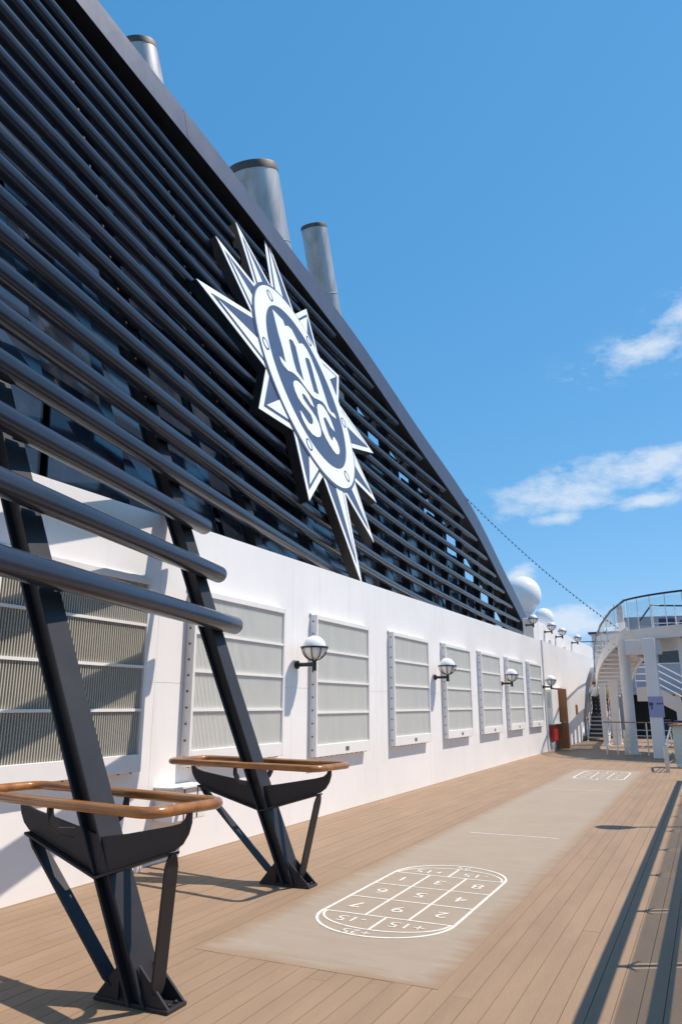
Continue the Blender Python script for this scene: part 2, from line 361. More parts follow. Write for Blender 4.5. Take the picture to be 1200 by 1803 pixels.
# ------------------------------------------------------------------ deckhouse wall
wall = thing('deckhouse_wall', 'long white painted steel wall of the deckhouse below the funnel', 'wall', (WX, 12, 0))
MB().loft([[(WX - .012, y, -.02), (WX - .30, y, -.02), (WX - .30, y, wtop(y) - .01), (WX - .012, y, wtop(y) - .01)] for y in (-3.5, 8, 20, 29.85)]).build('backing', OFFWH, wall)
ys = [-3.5, .6, 3.2, 6.52, 9.52, 12.62, 15.75, 18.9, 21.95, 24.95, 28.15, 29.85]
for a, b in zip(ys, ys[1:]):
    for lo, hi in ((0, 1.84), (1.84, None)):
        g = .0016; z1a = (hi - g if hi else wtop(a)); z1b = (hi - g if hi else wtop(b)); z0 = lo + (g if lo else -.02)
        MB().loft([[(WX, y, z0), (WX - .012, y, z0), (WX - .012, y, zz), (WX, y, zz)] for y, zz in ((a + g, z1a), (b - g, z1b))]).build('plate', WHITE, wall)
MB().prism([(WX, 31.25, -.02), (WX, 36.4, -.02), (WX, 39.0, 2.7), (WX, 42.3, wtop(42) - .04), (WX, 31.25, wtop(31.2))], (-.3, 0, 0)).build('end_plate', WHITE, wall)
MB().box(WX - .3, WX - .001, 29.86, 31.24, 2.25, wtop(30)).build('lintel', WHITE, wall)
MB().box(WX - 1.6, WX - .32, 29.86, 31.24, -.02, 2.25).build('door_shade', DARK, wall)  # solid dark block, stands for the shade inside the doorway
MB().loft([[(WX - .33, y, 3.30), (-20, y, 3.30), (-20, y, 3.42), (WX - .33, y, 3.42)] for y in (-3.5, 60)]).build('roof_deck', OFFWH, wall)
# slim vertical pipe at the seam and conduit rings on the wall
MB().tube([(WX + .03, 28.18, .05), (WX + .03, 28.18, wtop(28) + .02)], .03, 8).build('drain_pipe', WHITE2, wall, smooth=True)

# upper wall section further along
upw = thing('upper_bulwark', 'white upper bulwark with four globe lamps beyond the funnel end', 'wall', (-6, 30, 3.4))
MB().box(-6.2, -5.95, 30.9, 47, 3.4, 4.93).build('bulwark_plate', WHITE, upw, bevel=.01)
MB().box(-6.38, -5.96, 30.0, 30.88, 3.4, 4.98).build('locker_house', OFFWH, upw, bevel=.02)
MB().box(-5.94, -5.84, 33.0, 33.25, 4.0, 4.35).build('junction_box', WHITE2, upw, bevel=.01)
MB().box(-5.94, -5.84, 36.6, 36.9, 3.9, 4.3).build('junction_box', WHITE2, upw, bevel=.01)

# ------------------------------------------------------------------ vent panels on the wall
def vent_panel(y0, y1, z0, z1, label, slats=False):
    fx = WX + .12; t = thing('vent_panel', label, 'vent panel', (WX, y0, z0), 'vent panels along the white wall')
    b = .045; bot = .17; top = .07
    f = MB().box(WX + .001, fx, y0, y0 + b, z0, z1).box(WX + .001, fx, y1 - b, y1, z0, z1)
    f.box(WX + .001, fx - .001, y0 + b, y1 - b, z1 - top, z1 - .001).box(WX + .001, fx - .001, y0 + b, y1 - b, z0 + .001, z0 + bot)
    f.build('frame', WHITE2, t, bevel=.004)
    MB().box(WX + .002, WX + .03, y0 - .03, y1 + .03, z1 + .001, z1 + .03).build('top_flange', WHITE2, t, bevel=.003)
    zi0, zi1 = z0 + bot, z1 - top; h = (zi1 - zi0) / 4
    for k in range(3):
        MB().box(fx - .05, fx - .006, y0 + b, y1 - b, zi0 + h * (k + 1) - .014, zi0 + h * (k + 1) + .014).build('divider', WHITE2, t)
    n = int((y1 - y0 - 2 * b) / .026)
    if slats: MB().box(WX + .004, WX + .03, y0 + b, y1 - b, zi0, zi1).build('gap_shade', LABEL, t)  # dark sheet painted in for the shade in the gaps between slats
    for k in range(4):
        if slats:
            mb = MB(); A = zi0 + h * k + (.014 if k else 0); B = zi0 + h * (k + 1) - (.014 if k < 3 else 0); n2 = int((y1 - y0 - 2 * b) / .030); st = (y1 - y0 - 2 * b) / n2
            for i in range(n2):
                yy = y0 + b + st * (i + .25); mb.box(fx - .052, fx - .024, yy, yy + st * .36, A, B)
            mb.build('louvre_mesh', SLAT, t); continue
        mb = MB(); A = zi0 + h * k + (.014 if k else 0); B = zi0 + h * (k + 1) - (.014 if k < 3 else 0); st = (y1 - y0 - 2 * b) / n
        pr = []
        for i in range(n):
            yy = y0 + b + st * i; pr += [(fx - .036, yy), (fx - .036, yy + st * .34), (fx - .028, yy + st * .5), (fx - .028, yy + st * .84)]
        pr.append((fx - .036, y1 - b))
        mb.loft([[(x, y, A) for x, y in pr], [(x, y, B) for x, y in pr]], closed=False); mb.build('louvre_mesh', MESHG, t)
    MB().box(fx - .002, fx + .004, (y0 + y1) / 2 + .02, (y0 + y1) / 2 + .14, z0 + .05, z0 + .11).build('label_plate', LABEL, t)
    bt = MB(); rb = MB()
    for i in range(11):
        zz = z0 + .1 + (z1 - z0 - .2) * i / 10; bt.lathe([(.013, 0), (.013, .012), (.004, .014)], (WX + .06, y0, zz), 6, (0, -1, 0))
        yy = y0 + .08 + (y1 - y0 - .16) * i / 10
        bt.lathe([(.013, 0), (.013, .012), (.004, .014)], (WX + .06, yy, z1), 6, (0, 0, 1)); rb.lathe([(.014, 0), (.014, .014), (.004, .018)], (WX + .06, yy, z0), 6, (0, 0, -1))
    tag(bt.build('flange_bolts', LABEL, t), kind='stuff'); tag(rb.build('rusty_bolts', RUST, t), kind='stuff')
    return t
for a, b, z0, z1, lb in [(4.28, 6.24, .95, 2.92, 'widest looking grey louvre vent panel, behind the nearest dark column'),
                         (7.02, 9.12, .94, 2.92, 'grey louvre vent panel behind the second dark column, left of the nearest wall lamp'),
                         (10.06, 12.06, .86, 2.94, 'grey louvre vent panel just right of the nearest wall lamp'),
                         (13.20, 15.22, .87, 2.95, 'grey louvre vent panel left of the second wall lamp, lit edge to edge'),
                         (16.36, 18.36, .88, 2.96, 'grey louvre vent panel with the second wall lamp in front of its corner'),
                         (19.36, 21.36, .88, 2.97, 'grey louvre vent panel left of the third wall lamp'),
                         (22.30, 24.32, .89, 2.98, 'grey louvre vent panel with the third wall lamp in front of it'),
                         (25.30, 27.28, .90, 3.00, 'farthest grey louvre vent panel, beside the fourth wall lamp and the white cabinet')]:
    vent_panel(a, b, z0, z1, lb, a < 5)

# ------------------------------------------------------------------ wall lamps
LG = 'globe wall lamps with black cages'
def lamp(loc, label):
    x, y, z = loc; t = thing('wall_lamp', label, 'lamp', loc, LG); d = .30
    MB().lathe([(.055, 0), (.06, .01), (.06, .035), (.04, .045)], (x, y, z), 16, (1, 0, 0)).build('wall_mount', BLACK, t, smooth=True)
    MB().tube([(x + .03, y, z), (x + d, y, z)], .030, 10).build('arm', BLACK, t, smooth=True)
    MB().lathe([(.033, -.09), (.033, .04), (.02, .055)], (x + d, y, z), 12).build('socket', BLACK, t, smooth=True)
    gc = z + .055 + .185; r = .170
    MB().lathe([(r * math.cos(a), r * math.sin(a)) for a in [R(-88 + 176 * i / 16) for i in range(17)]], (x + d, y, gc), 28).build('globe', GLOBE, t, smooth=True)
    cr = r + .017
    MB().lathe([(cr - .006, -.012), (cr + .016, -.012), (cr + .016, .012), (cr - .006, .012)] , (x + d, y, gc), 28).build('cage_ring', BLACK, t, smooth=True)
    for k in range(8):
        a = 2 * math.pi * (k + .3) / 8
        MB().tube([(x + d + cr * math.cos(a) * math.cos(q), y + cr * math.sin(a) * math.cos(q), gc - cr * math.sin(q)) for q in [R(85 * i / 8) for i in range(9)]], .0075, 6).build('cage_rib', BLACK, t, smooth=True)
    return t
L0 = lamp((WX, 9.64, 2.17), 'nearest globe wall lamp with black cage, between two vent panels')
dup(L0, (WX, 15.88, 2.19), 'second globe wall lamp with black cage along the white wall')
dup(L0, (WX, 21.9, 2.21), 'third globe wall lamp with black cage, before the seventh vent panel')
dup(L0, (WX, 28.0, 2.24), 'fourth globe wall lamp with black cage, beside the wooden door')
for y, x, z, lb in [(29.7, -6.2, 4.66, 'globe lamp on the upper wall right under the white radar domes'), (32.2, -5.95, 4.60, 'globe lamp on the upper bulwark at its near corner'),
              (34.8, -5.95, 4.60, 'middle globe lamp on the upper bulwark'), (39.3, -5.95, 4.66, 'farthest globe lamp on the upper bulwark near the railing')]:
    dup(L0, (x, y, z), lb)

# ------------------------------------------------------------------ funnel casing
FA = [-1.92128, -0.236702, -0.00430242, 0.000341482, -0.539803, 0.0140639, 0.0070583, -4.99595e-06]
def FX(y, z):
    yy = min(y, 30.0) if y < 28 else 28 + 4 * math.tanh((y - 28) / 4); a = FA
    x = a[0] + a[1] * yy + a[2] * yy ** 2 + a[3] * yy ** 3 + a[7] * yy ** 4 + (a[4] + a[5] * yy) * z + a[6] * z * z
    if y > 25:
        q = min(1, (y - 25) / 16.); x += (-8.45 - x) * q * q * (3 - 2 * q)
    return x
FRAME = smooth_tab([(-7, 12.9), (-3, 13.0), (7, 13.05), (11.6, 13.08), (13.2, 12.92), (14.8, 12.75), (18, 12.32), (20.3, 11.75), (23.4, 10.9), (28.1, 9.82), (30.8, 9.03), (33.2, 8.22), (35.6, 7.46), (38.2, 6.62), (41.2, 5.25), (44.2, 3.6)], 80)
FW = .78
zf = lambda y: interp(FRAME, y)
def frame_pts(i):
    y, z = FRAME[i]; a = FRAME[max(i - 1, 0)]; b = FRAME[min(i + 1, len(FRAME) - 1)]
    t = Vector((0, b[0] - a[0], b[1] - a[1])).normalized(); n = Vector((0, -t.z, t.y)); return Vector((0, y, z)), n, t
inner_tab = sorted([((p - n * FW).y, (p - n * FW).z) for p, n, t in (frame_pts(i) for i in range(len(FRAME)))])
zin = lambda y: interp(inner_tab, y)
funnel = thing('funnel_casing', 'huge dark navy funnel casing of curved horizontal bars over dark glass', 'funnel', (-7, 12, 3.4))
# frame beam in long segments (weld joints between)
segs = [0, 26, 44, 58, 70, 80]
for a, b in zip(segs, segs[1:]):
    rings = []
    for i in range(a, b + 1):
        p, n, t = frame_pts(i)
        if i == a: p = p + t * .006
        if i == b: p = p - t * .006
        q = p - n * FW; xo = FX(p.y, min(p.z, 13)) + .28; xi = FX(q.y, q.z) + .28
        rings.append([(xo, p.y, p.z), (xi, q.y, q.z), (xi - 1.05, q.y, q.z), (xo - 1.05, p.y, p.z)])
    fbm = MB().loft(rings).build('frame_beam', NAVY, funnel)  # darker navy puts the shade of the underside into the beam's colour
    MB().loft([[Vector(r[0]) + Vector((.002, 0, 0)), Vector(r[1]) + Vector((.002, 0, 0)), Vector(r[1]) + Vector((.012, 0, 0)), Vector(r[0]) + Vector((.012, 0, 0))] for r in rings]).build('lit_face_plate', NAVYBEAM, fbm)  # thin added sheet that carries the lit tone of the outer face
rl = MB().tube([(FX(p.y, min(p.z, 13)) + .20, p.y, p.z + .05) for p, n, t in (frame_pts(i) for i in range(10, 81))], .035, 6); rl.build('edge_bead', NAVYBEAM, funnel, smooth=True)
# louvre bars
ZB = [2.5218, 3.1004, 3.6761, 4.2134, 4.7599, 5.2952, 5.8392, 6.3754, 6.8963, 7.4197, 7.9405, 8.4645, 9.0123, 9.5548, 10.11, 10.6654, 11.1875, 11.6969]
for k, z in enumerate(ZB):
    zc = z - .085; yend = 6.78 if k < 3 else 43
    if k >= 3:
        yy = 8.0
        while yy < 43 and zin(yy) - .10 > zc: yy += .05
        yend = yy + .1
    n = max(8, int((yend + 5) / .7)); P = []
    for i in range(n + 1):
        y = -5 + (yend + 5) * i / n; P.append((FX(y, zc) + .125, y, zc))
    r = .095; rad = [r] * len(P)
    if k < 3:
        e = Vector(P[-1]); d = (e - Vector(P[-2])).normalized(); P += [tuple(e + d * .012), tuple(e + d * .02)]; rad += [r * .97, r * .86]
    MB().tube(P, rad, 16).build('louvre_bar', NAVYBAR, funnel, smooth=True)
# columns
CY = [3.72, 6.51, 9.08, 12.1, 15.2, 18.15, 20.65, 23.2, 25.75, 28.3, 30.8, 33.3, 35.8, 38.3]
def hbeam(y, z0, z1, w, name, parent, dx=0.0):
    FXo = globals()['FX']; FX = lambda a, b: FXo(a, b) + dx
    zs = [z0 + (z1 - z0) * i / 14 for i in range(15)]; dep = lambda z: .125 + .016 * z if z < 10 else .285
    mb = MB(); tf = .022
    mb.loft([[(FX(y, z), y - w / 2, z), (FX(y, z), y + w / 2, z), (FX(y, z) - tf, y + w / 2, z), (FX(y, z) - tf, y - w / 2, z)] for z in zs])
    mb.loft([[(FX(y, z) - dep(z) + tf, y - w / 2, z), (FX(y, z) - dep(z) + tf, y + w / 2, z), (FX(y, z) - dep(z), y + w / 2, z), (FX(y, z) - dep(z), y - w / 2, z)] for z in zs])
    mb.loft([[(FX(y, z) - tf - .0005, y - w / 2 + .05, z), (FX(y, z) - tf - .0005, y + w / 2 - .05, z), (FX(y, z) - dep(z) + tf + .0005, y + w / 2 - .05, z), (FX(y, z) - dep(z) + tf + .0005, y - w / 2 + .05, z)] for z in zs])
    return mb.build(name, NAVY, parent, bevel=.004)
for i, y in enumerate(CY):
    top = zin(y) + .2; c = hbeam(y, .012 if i < 2 else 3.44, top, .20, 'column', funnel, -.07 if i == 0 else 0)
    if i < 2:
        bx = FX(y, .1) - .07 - (.07 if i == 0 else 0)
        MB().box(bx - .26, bx + .26, y - .085, y + .085, .0015, .022).build('base_plate', NAVY, c, bevel=.003)
        for dx in (-.225, .225):
            for dy in (-.03, .03): MB().lathe([(.013, 0), (.013, .011), (.006, .016)], (bx + dx, y + dy, .0221), 6).build('anchor_bolt', BLACK, c)
        for sg in (-1, 1):
            xx = bx + sg * .09
            for dy in (-.075, .06):
                MB().prism([(xx, y + dy, .022), (bx + sg * .255, y + dy, .022), (xx - .05 * (1 if sg > 0 else .0), y + dy, .21)], (0, .016, 0)).build('gusset', NAVY, c)
# brackets between columns and bars
for i, y in enumerate(CY[:8]):
    for k, z in enumerate(ZB):
        if (i >= 2 and z < 4.0) or z - .1 > zin(y): continue
        if i > 1 and k < 3: continue
        zc = z - .085; x = FX(y, zc)
        MB().box(x - .005, x + .05, y - .06, y + .06, zc - .05, zc + .05).build('bar_bracket', NAVY, funnel)
# dark glass screens behind the bars
def xs(y, z): return min(FX(y, z) - .62, WX - .42)
zrow = [3.43, 4.75, 6.1, 7.5, 8.9, 10.3, 11.7, 13.0]
CB = [-3.0, .9] + CY + [40.8]
for a, b in zip(CB, CB[1:]):
    ym = (a + b) / 2
    for z0, z1 in zip(zrow, zrow[1:]):
        lim = zin(b) - (.1 if b < 16 else .2 if b < 30 else .4)
        if z0 > lim - .3: continue
        z1 = min(z1, lim)
        for ya, yb in ((a + .02, ym - .02), (ym + .02, b - .02)):
            j = random.uniform(-.035, .035); j2 = random.uniform(-.05, .05)
            pa = [(xs(y, z) + (j if y == ya else -j) + (j2 if z > z0 else 0), y, z) for y, z in ((ya, z0 + .03), (ya, z1 - .03), (yb, z1 - .03), (yb, z0 + .03))]
            MB().prism(pa, (-.02, 0, 0)).build('glass_pane', PANE, funnel)
# rails that carry the glass, and a dark lining behind
for z in zrow[:-1]:
    P = [(xs(y, z) - .05, y, z) for y in [-3 + 1.0 * i for i in range(45)] if zin(y) > z + .3]
    if len(P) > 2: MB().tube(P, .05, 6).build('glass_rail', NAVY, funnel)
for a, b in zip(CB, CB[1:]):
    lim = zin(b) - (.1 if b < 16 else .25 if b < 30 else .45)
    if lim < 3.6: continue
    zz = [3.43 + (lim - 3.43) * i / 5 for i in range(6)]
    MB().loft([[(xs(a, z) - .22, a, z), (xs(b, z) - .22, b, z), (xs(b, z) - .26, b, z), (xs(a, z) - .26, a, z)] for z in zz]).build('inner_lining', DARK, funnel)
# open framing seen through the top of the casing at its sloping end
for i, y in enumerate(CY[5:], 5):
    zt = zin(y) - .1; x = FX(y, zt)
    MB().tube([(x - .3, y, zt - .1), (x - 3.2, y + .4, zt - 1.5)], .07, 6).build('roof_brace', NAVY, funnel)
    MB().tube([(x - .3, y, zt - 1.5), (x - 2.4, y + 1.6, zt - .4)], .06, 6).build('roof_brace', NAVY, funnel)
    MB().tube([(x - 3.4, y + .6, 3.44), (x - 3.4, y + .6, zt - .1)], .12, 6).build('inner_post', NAVY, funnel)

# white plant house inside the sloping end of the casing
ph = thing('plant_house', 'white plant room seen through the bars at the low end of the funnel', 'plant room', (-11, 36, 3.42))
MB().box(-12.5, -9.9, 31.5, 40, 3.42, 5.9).build('house_body', OFFWH, ph, bevel=.03)
MB().box(-12.6, -9.8, 31.4, 40.1, 5.901, 6.02).build('house_roof', WHITE2, ph, bevel=.02)

# ------------------------------------------------------------------ exhaust pipes
def exhaust(x, y, z, r, label, seams):
    d = Vector((0, -.42, 1)).normalized(); base = Vector((x, y, z)) - d * 9
    t = thing('exhaust_pipe', label, 'exhaust pipe', base, 'exhaust pipes rising from the funnel')
    L = 9.0
    MB().lathe([(r, 0), (r, L - r * .30)], base, 36, d).build('pipe', STEEL, t, smooth=True)
    MB().lathe([(r * 1.015, L - r * .30), (r * 1.015, L - .04), (r * .99, L), (r * .9, L), (r * .88, L - .5)], base, 36, d).build('collar', STEELD, t, smooth=True)
    for q in seams: MB().lathe([(r + .002, q - .018), (r + .014, q - .008), (r + .014, q + .008), (r + .002, q + .018)], base, 36, d).build('seam_band', STEEL, t, smooth=True)
exhaust(-11, 11.15, 17.42, .50, 'leaning steel exhaust pipe highest up, above the top edge of the funnel', [4.8, 6.5, 7.6])
exhaust(-11, 16.45, 17.78, .79, 'thickest leaning steel exhaust pipe in the middle, above the star emblem', [3.4, 5.0, 6.6])
exhaust(-11, 20.55, 18.38, .465, 'slim leaning steel exhaust pipe on the right', [3.2, 4.9, 6.5])

# ------------------------------------------------------------------ star emblem
EO = Vector((-7.162, 13.167, 8.303)); EN = Vector((.959, .086, .269)).normalized(); EU = Vector((0, 0, 1)).cross(EN).normalized(); EV = EN.cross(EU)
emb = thing('star_emblem', 'white and navy twelve pointed star emblem with msc lettering', 'emblem', EO - EN * .3)
def pol(r, a): return (r * math.cos(R(a)), r * math.sin(R(a)))
RL, RS, RV = 4.60, 3.75, 2.43
outl = []
for k in range(12):
    outl.append(pol(RL if k % 3 == 0 else RS, 30 * k)); outl.append(pol(RV, 30 * k + 15))
flat('backing_box', [outl], EO, EU, EV, EN, -.19, -.001, NAVY, emb)
def inset(tri, d):
    """triangle tip,a,b: offset the two sides through the tip inward by d"""
    tip, a, b = [Vector(p) for p in tri]; cen = (a + b) / 2
    def off(p, q):
        e = (q - p).normalized(); n = Vector((-e.y, e.x))
        if n.dot(cen - p) < 0: n = -n
        return p + n * d, e
    p1, e1 = off(tip, a); p2, e2 = off(tip, b); den = e1.x * e2.y - e1.y * e2.x
    t = ((p2.x - p1.x) * e2.y - (p2.y - p1.y) * e2.x) / den
    return p1 + e1 * t, p1 + e1 * (a - tip).length, p2 + e2 * (b - tip).length
for k in range(12):
    rt = RL if k % 3 == 0 else RS; tip = pol(rt, 30 * k); ccw = pol(RV, 30 * k + 15); cw = pol(RV, 30 * k - 15)
    sp = flat('spike', [[tip, ccw, pol(2.2, 30 * k + 14.9), pol(2.2, 30 * k - 14.9), cw]], EO, EU, EV, EN, 0, .012, EMBW, emb)
    T, A, B = inset((tip, ccw, cw), .125)
    flat('spike_field', [[T, A, tuple(Vector(pol(2.25, 30 * k + 11))), tuple(Vector(pol(2.25, 30 * k - 11))), B]], EO, EU, EV, EN, .0125, .019, EMBN, sp)
    T2, A2, B2 = inset((tip, ccw, cw), .185); ax = pol(2.3, 30 * k)
    flat('spike_wedge', [[T2, A2, pol(2.3, 30 * k + 8), ax]], EO, EU, EV, EN, .0195, .026, EMBW, sp)
circ = lambda r, n=72, c=(0, 0): [(c[0] + r * math.cos(2 * math.pi * i / n), c[1] + r * math.sin(2 * math.pi * i / n)) for i in range(n)]
flat('navy_rim', [circ(2.43), circ(2.2)], EO, EU, EV, EN, .0265, .032, EMBN, emb)
flat('white_ring', [circ(2.35), circ(1.9)], EO, EU, EV, EN, .0325, .045, EMBW, emb)
flat('navy_disc', [circ(1.905)], EO, EU, EV, EN, .0, .038, EMBN, emb)
for k in range(6):
    c = pol(2.115, 60 * k - 1)
    bl = flat('bolt_ring', [circ(.135, 20, c), circ(.108, 20, c)], EO, EU, EV, EN, .0455, .056, EMBN, emb)
    flat('bolt_head', [circ(.104, 20, c)], EO, EU, EV, EN, .0455, .050, EMBW, bl)
LM = [(-1.086, 1.448), (-0.578, 1.47), (-0.545, 1.376), (-0.526, 1.339), (-0.309, 1.466), (-0.093, 1.489), (0.04, 1.356), (0.146, 1.285), (0.184, 1.241), (0.321, 1.339), (0.495, 1.406), (0.692, 1.364), (0.834, 1.225), (0.93, 1.009), (1.027, 0.792), (1.082, 0.556), (1.113, 0.285), (1.131, 0.087), (1.144, 0.015), (1.251, -0.094), (1.47, -0.042), (1.542, -0.09), (1.537, -0.17), (1.24, -0.201), (1.015, -0.179), (0.91, -0.072), (0.76, -0.035), (0.464, -0.101), (0.194, -0.182), (0.035, -0.179), (-0.153, -0.143), (-0.353, -0.09), (-0.539, -0.023), (-0.783, -0.02), (-0.943, -0.051), (-1.171, -0.126), (-1.344, -0.108), (-1.453, -0.06), (-1.479, 0.017), (-1.429, 0.088), (-1.321, 0.063), (-1.157, 0.071), (-1.134, 0.46), (-1.15, 0.814), (-1.135, 1.109)]
LH1 = [(-0.525, 0.976), (-0.401, 1.068), (-0.262, 1.092), (-0.164, 0.993), (-0.179, 0.785), (-0.214, 0.545), (-0.229, 0.342), (-0.25, 0.041), (-0.465, 0.108), (-0.595, 0.141), (-0.613, 0.37), (-0.576, 0.704)]
LH2 = [(0.339, 0.935), (0.501, 1.043), (0.644, 1.05), (0.681, 0.834), (0.656, 0.565), (0.648, 0.281), (0.652, 0.127), (0.516, 0.071), (0.296, 0.027), (0.297, 0.296), (0.303, 0.574), (0.31, 0.831)]
LS = [(-0.023, -0.516), (-0.074, -0.359), (-0.17, -0.258), (-0.334, -0.189), (-0.515, -0.153), (-0.719, -0.166), (-0.87, -0.22), (-0.991, -0.308), (-1.075, -0.434), (-1.063, -0.564), (-0.993, -0.69), (-0.827, -0.776), (-0.559, -0.822), (-0.431, -0.861), (-0.388, -0.958), (-0.429, -1.065), (-0.556, -1.15), (-0.725, -1.183), (-0.877, -1.111), (-0.982, -1.042), (-1.064, -1.022), (-1.094, -1.155), (-1.025, -1.28), (-0.893, -1.382), (-0.678, -1.431), (-0.399, -1.389), (-0.189, -1.303), (-0.062, -1.187), (-0.009, -1.062), (-0.013, -0.901), (-0.124, -0.782), (-0.288, -0.709), (-0.498, -0.635), (-0.655, -0.565), (-0.662, -0.476), (-0.589, -0.409), (-0.457, -0.397), (-0.336, -0.449), (-0.223, -0.518)]
LC = [(1.088, -0.689), (1.081, -0.567), (1.022, -0.39), (0.882, -0.247), (0.699, -0.174), (0.482, -0.204), (0.32, -0.286), (0.206, -0.407), (0.134, -0.581), (0.098, -0.809), (0.098, -1.021), (0.206, -1.19), (0.356, -1.299), (0.529, -1.378), (0.682, -1.407), (0.864, -1.356), (1.01, -1.233), (1.061, -1.117), (1.037, -0.979), (0.911, -0.904), (0.843, -0.917), (0.749, -1.013), (0.671, -1.085), (0.595, -1.07), (0.511, -0.981), (0.471, -0.829), (0.447, -0.694), (0.456, -0.594), (0.541, -0.523), (0.658, -0.5), (0.755, -0.572), (0.84, -0.661), (0.943, -0.682)]
for nm, lp in (('letter_m', [LM, LH1, LH2]), ('letter_s', [LS]), ('letter_c', [LC])): flat(nm, lp, EO, EU, EV, EN, .0385, .050, EMBW, emb)
for (u, v) in ((-2.6, -1.25), (-3.3, .5), (0, 3.0), (2.7, -1.2), (0, -3), (2.2, 2.2)):
    p = EO + EU * u + EV * v - EN * .19
    MB().tube([p, Vector((FX(p.y, p.z) - .1, p.y, p.z - .05))], .06, 8).build('mounting_arm', NAVY, emb)

# ------------------------------------------------------------------ leaning rails round the two columns
def leaning_rail(x0, y0, hl, rot, ao, e, cdx, label):
    t = thing('leaning_rail', label, 'rail', (x0, y0, 0), 'wooden leaning rails round the columns'); Z = 1.055
    ca, sa = math.cos(rot), math.sin(rot); T0 = lambda a, b, z: Vector((x0 + a * ca - b * sa, y0 + a * sa + b * ca, z))
    T = T0; hw = .285; P = []
    for sx, sy, a0 in ((1, 1, 0), (-1, 1, 90), (-1, -1, 180), (1, -1, 270)):
        r = .10
        for k in range(6):
            a = R(a0 + 90 * k / 5); P.append(T(sx * (hl - r) + r * math.cos(a), sy * (hw - r) + r * math.sin(a), Z))
    MB().tube(P, .030, 12, loop=True).build('handrail', WOOD, t, smooth=True)
    T = lambda a, b, z: T0(a + ao, b, z)
    for sg in (-1, 1):
        io = sg * (FX(y0, .7) - .07 + cdx - x0 - ao); w = [(io, .64), (io, .85), (io + .2, .88), (e - .16, .95), (e - .08, .97), (e - .045, .995), (e - .03, 1.03), (e, 1.03), (e, .98), (e - .02, .92), (e - .06, .865), (e - .12, .825)]
        for dy in (-.012,): MB().prism([T(sg * a, dy, z) for a, z in w], T(0, .022, 0) - T(0, 0, 0)).build('arm_plate', NAVY, t, bevel=.003)
        # flange along the underside of the arm
        a1, a2 = T(sg * io, 0, .6385), T(sg * (e - .13), 0, .819); pv = T(0, .05, 0) - T(0, 0, 0)
        MB().prism([a1 - pv, a1 + pv, a2 + pv, a2 - pv], (0, 0, -.014)).build('arm_flange', NAVY, t)
        # diagonal strut down to the foot
        top = T(sg * (e - .13), 0, .815); cb = FX(y0, .1) - .075 + cdx; bot = Vector((cb + sg * .15, y0, .08))
        d = (top - bot).normalized(); sd = T(0, .0455, 0) - T(0, 0, 0); nn = d.cross(sd).normalized() * .008
        prof = [(0, .6), (.06, 1), (.90, 1), (.955, .75), (1, .35)]
        MB().loft([[bot + (top - bot) * q - sd * w - nn, bot + (top - bot) * q + sd * w - nn, bot + (top - bot) * q + sd * w + nn, bot + (top - bot) * q - sd * w + nn] for q, w in prof]).build('strut', NAVY, t)
    T = lambda a, b, z: T0(a + FX(y0, 1.0) - .07 + cdx - x0, b, z)
    for sg in (-1, 1):
        w = [(.10, .84), (.10, .90), (.22, .915), (hw - .06, .95), (hw - .03, .985), (hw - .02, 1.035), (hw + .012, 1.035), (hw + .012, .97), (hw - .02, .915), (hw - .08, .875)]
        MB().prism([T(-.01, sg * a, z) for a, z in w], T(.022, 0, 0) - T(0, 0, 0)).build('side_bracket', NAVY, t, bevel=.003)
    return t
leaning_rail(-3.50, 3.67, .88, R(-8), .13, .77, -.07, 'varnished wooden leaning rail on dark brackets around the nearest column')
leaning_rail(-4.04, 6.48, .91, R(-7), .02, .86, 0, 'varnished wooden leaning rail on dark brackets around the second column')

# wall box low between the first two panels
bx = thing('deck_box', 'small white locker low on the wall behind the nearest leaning rail', 'locker', (WX, 6.6, .4))
MB().box(WX + .001, WX + .25, 6.62, 7.2, .42, .74).build('box_body', WHITE2, bx, bevel=.008)
MB().box(WX + .001, WX + .28, 6.6, 7.22, .742, .765).build('box_lid', WHITE2, bx, bevel=.004)
for y in (6.80, 7.03): MB().box(WX + .2505, WX + .256, y, y + .018, .43, .73).build('door_seam', LABEL, bx)
pf = thing('pipe_fitting', 'small white pipe fitting at the foot of the wall behind the nearest column', 'pipe', (WX + .1, 6.3, 0))
MB().tube([(WX + .01, 6.3, .2), (WX + .07, 6.3, .2), (WX + .1, 6.3, .16), (WX + .1, 6.3, .005)], .035, 10).build('elbow', WHITE2, pf, smooth=True)
MB().lathe([(.055, 0), (.055, .03)], (WX + .1, 6.3, .12), 14).build('collar', WHITE2, pf)

# ------------------------------------------------------------------ door, cabinet, fire box
dr = thing('wooden_door', 'brown wooden door standing open beside the last wall lamp', 'door', (WX, 29.9, 0))
MB().box(WX + .02, WX + .50, 29.88, 29.93, .03, 2.2).build('leaf', DOORW, dr, bevel=.004)
MB().box(WX + .12, WX + .38, 29.874, 29.8795, 1.25, 1.95).build('upper_panel', DOORW, dr)
MB().tube([(WX + .44, 29.87, .98), (WX + .44, 29.82, .98), (WX + .34, 29.82, .98)], .014, 6).build('handle', INOX, dr)
MB().box(WX + .001, WX + .05, 31.1, 31.24, 0, 2.26).build('jamb', WHITE2, dr)
MB().box(WX + .001, WX + .30, 30.2, 31.6, 2.22, 2.25).build('drip_hood', WHITE2, dr)
cb = thing('wall_cabinet', 'white equipment cabinet on the wall left of the wooden door', 'cabinet', (WX, 28.4, 1))
MB().box(WX + .001, WX + .22, 28.4, 29.7, .98, 2.16).build('cabinet_body', WHITE2, cb, bevel=.01)
MB().box(WX + .06, WX + .17, 28.393, 28.3995, 1.5, 2.05).build('cabinet_window', FROST, cb)
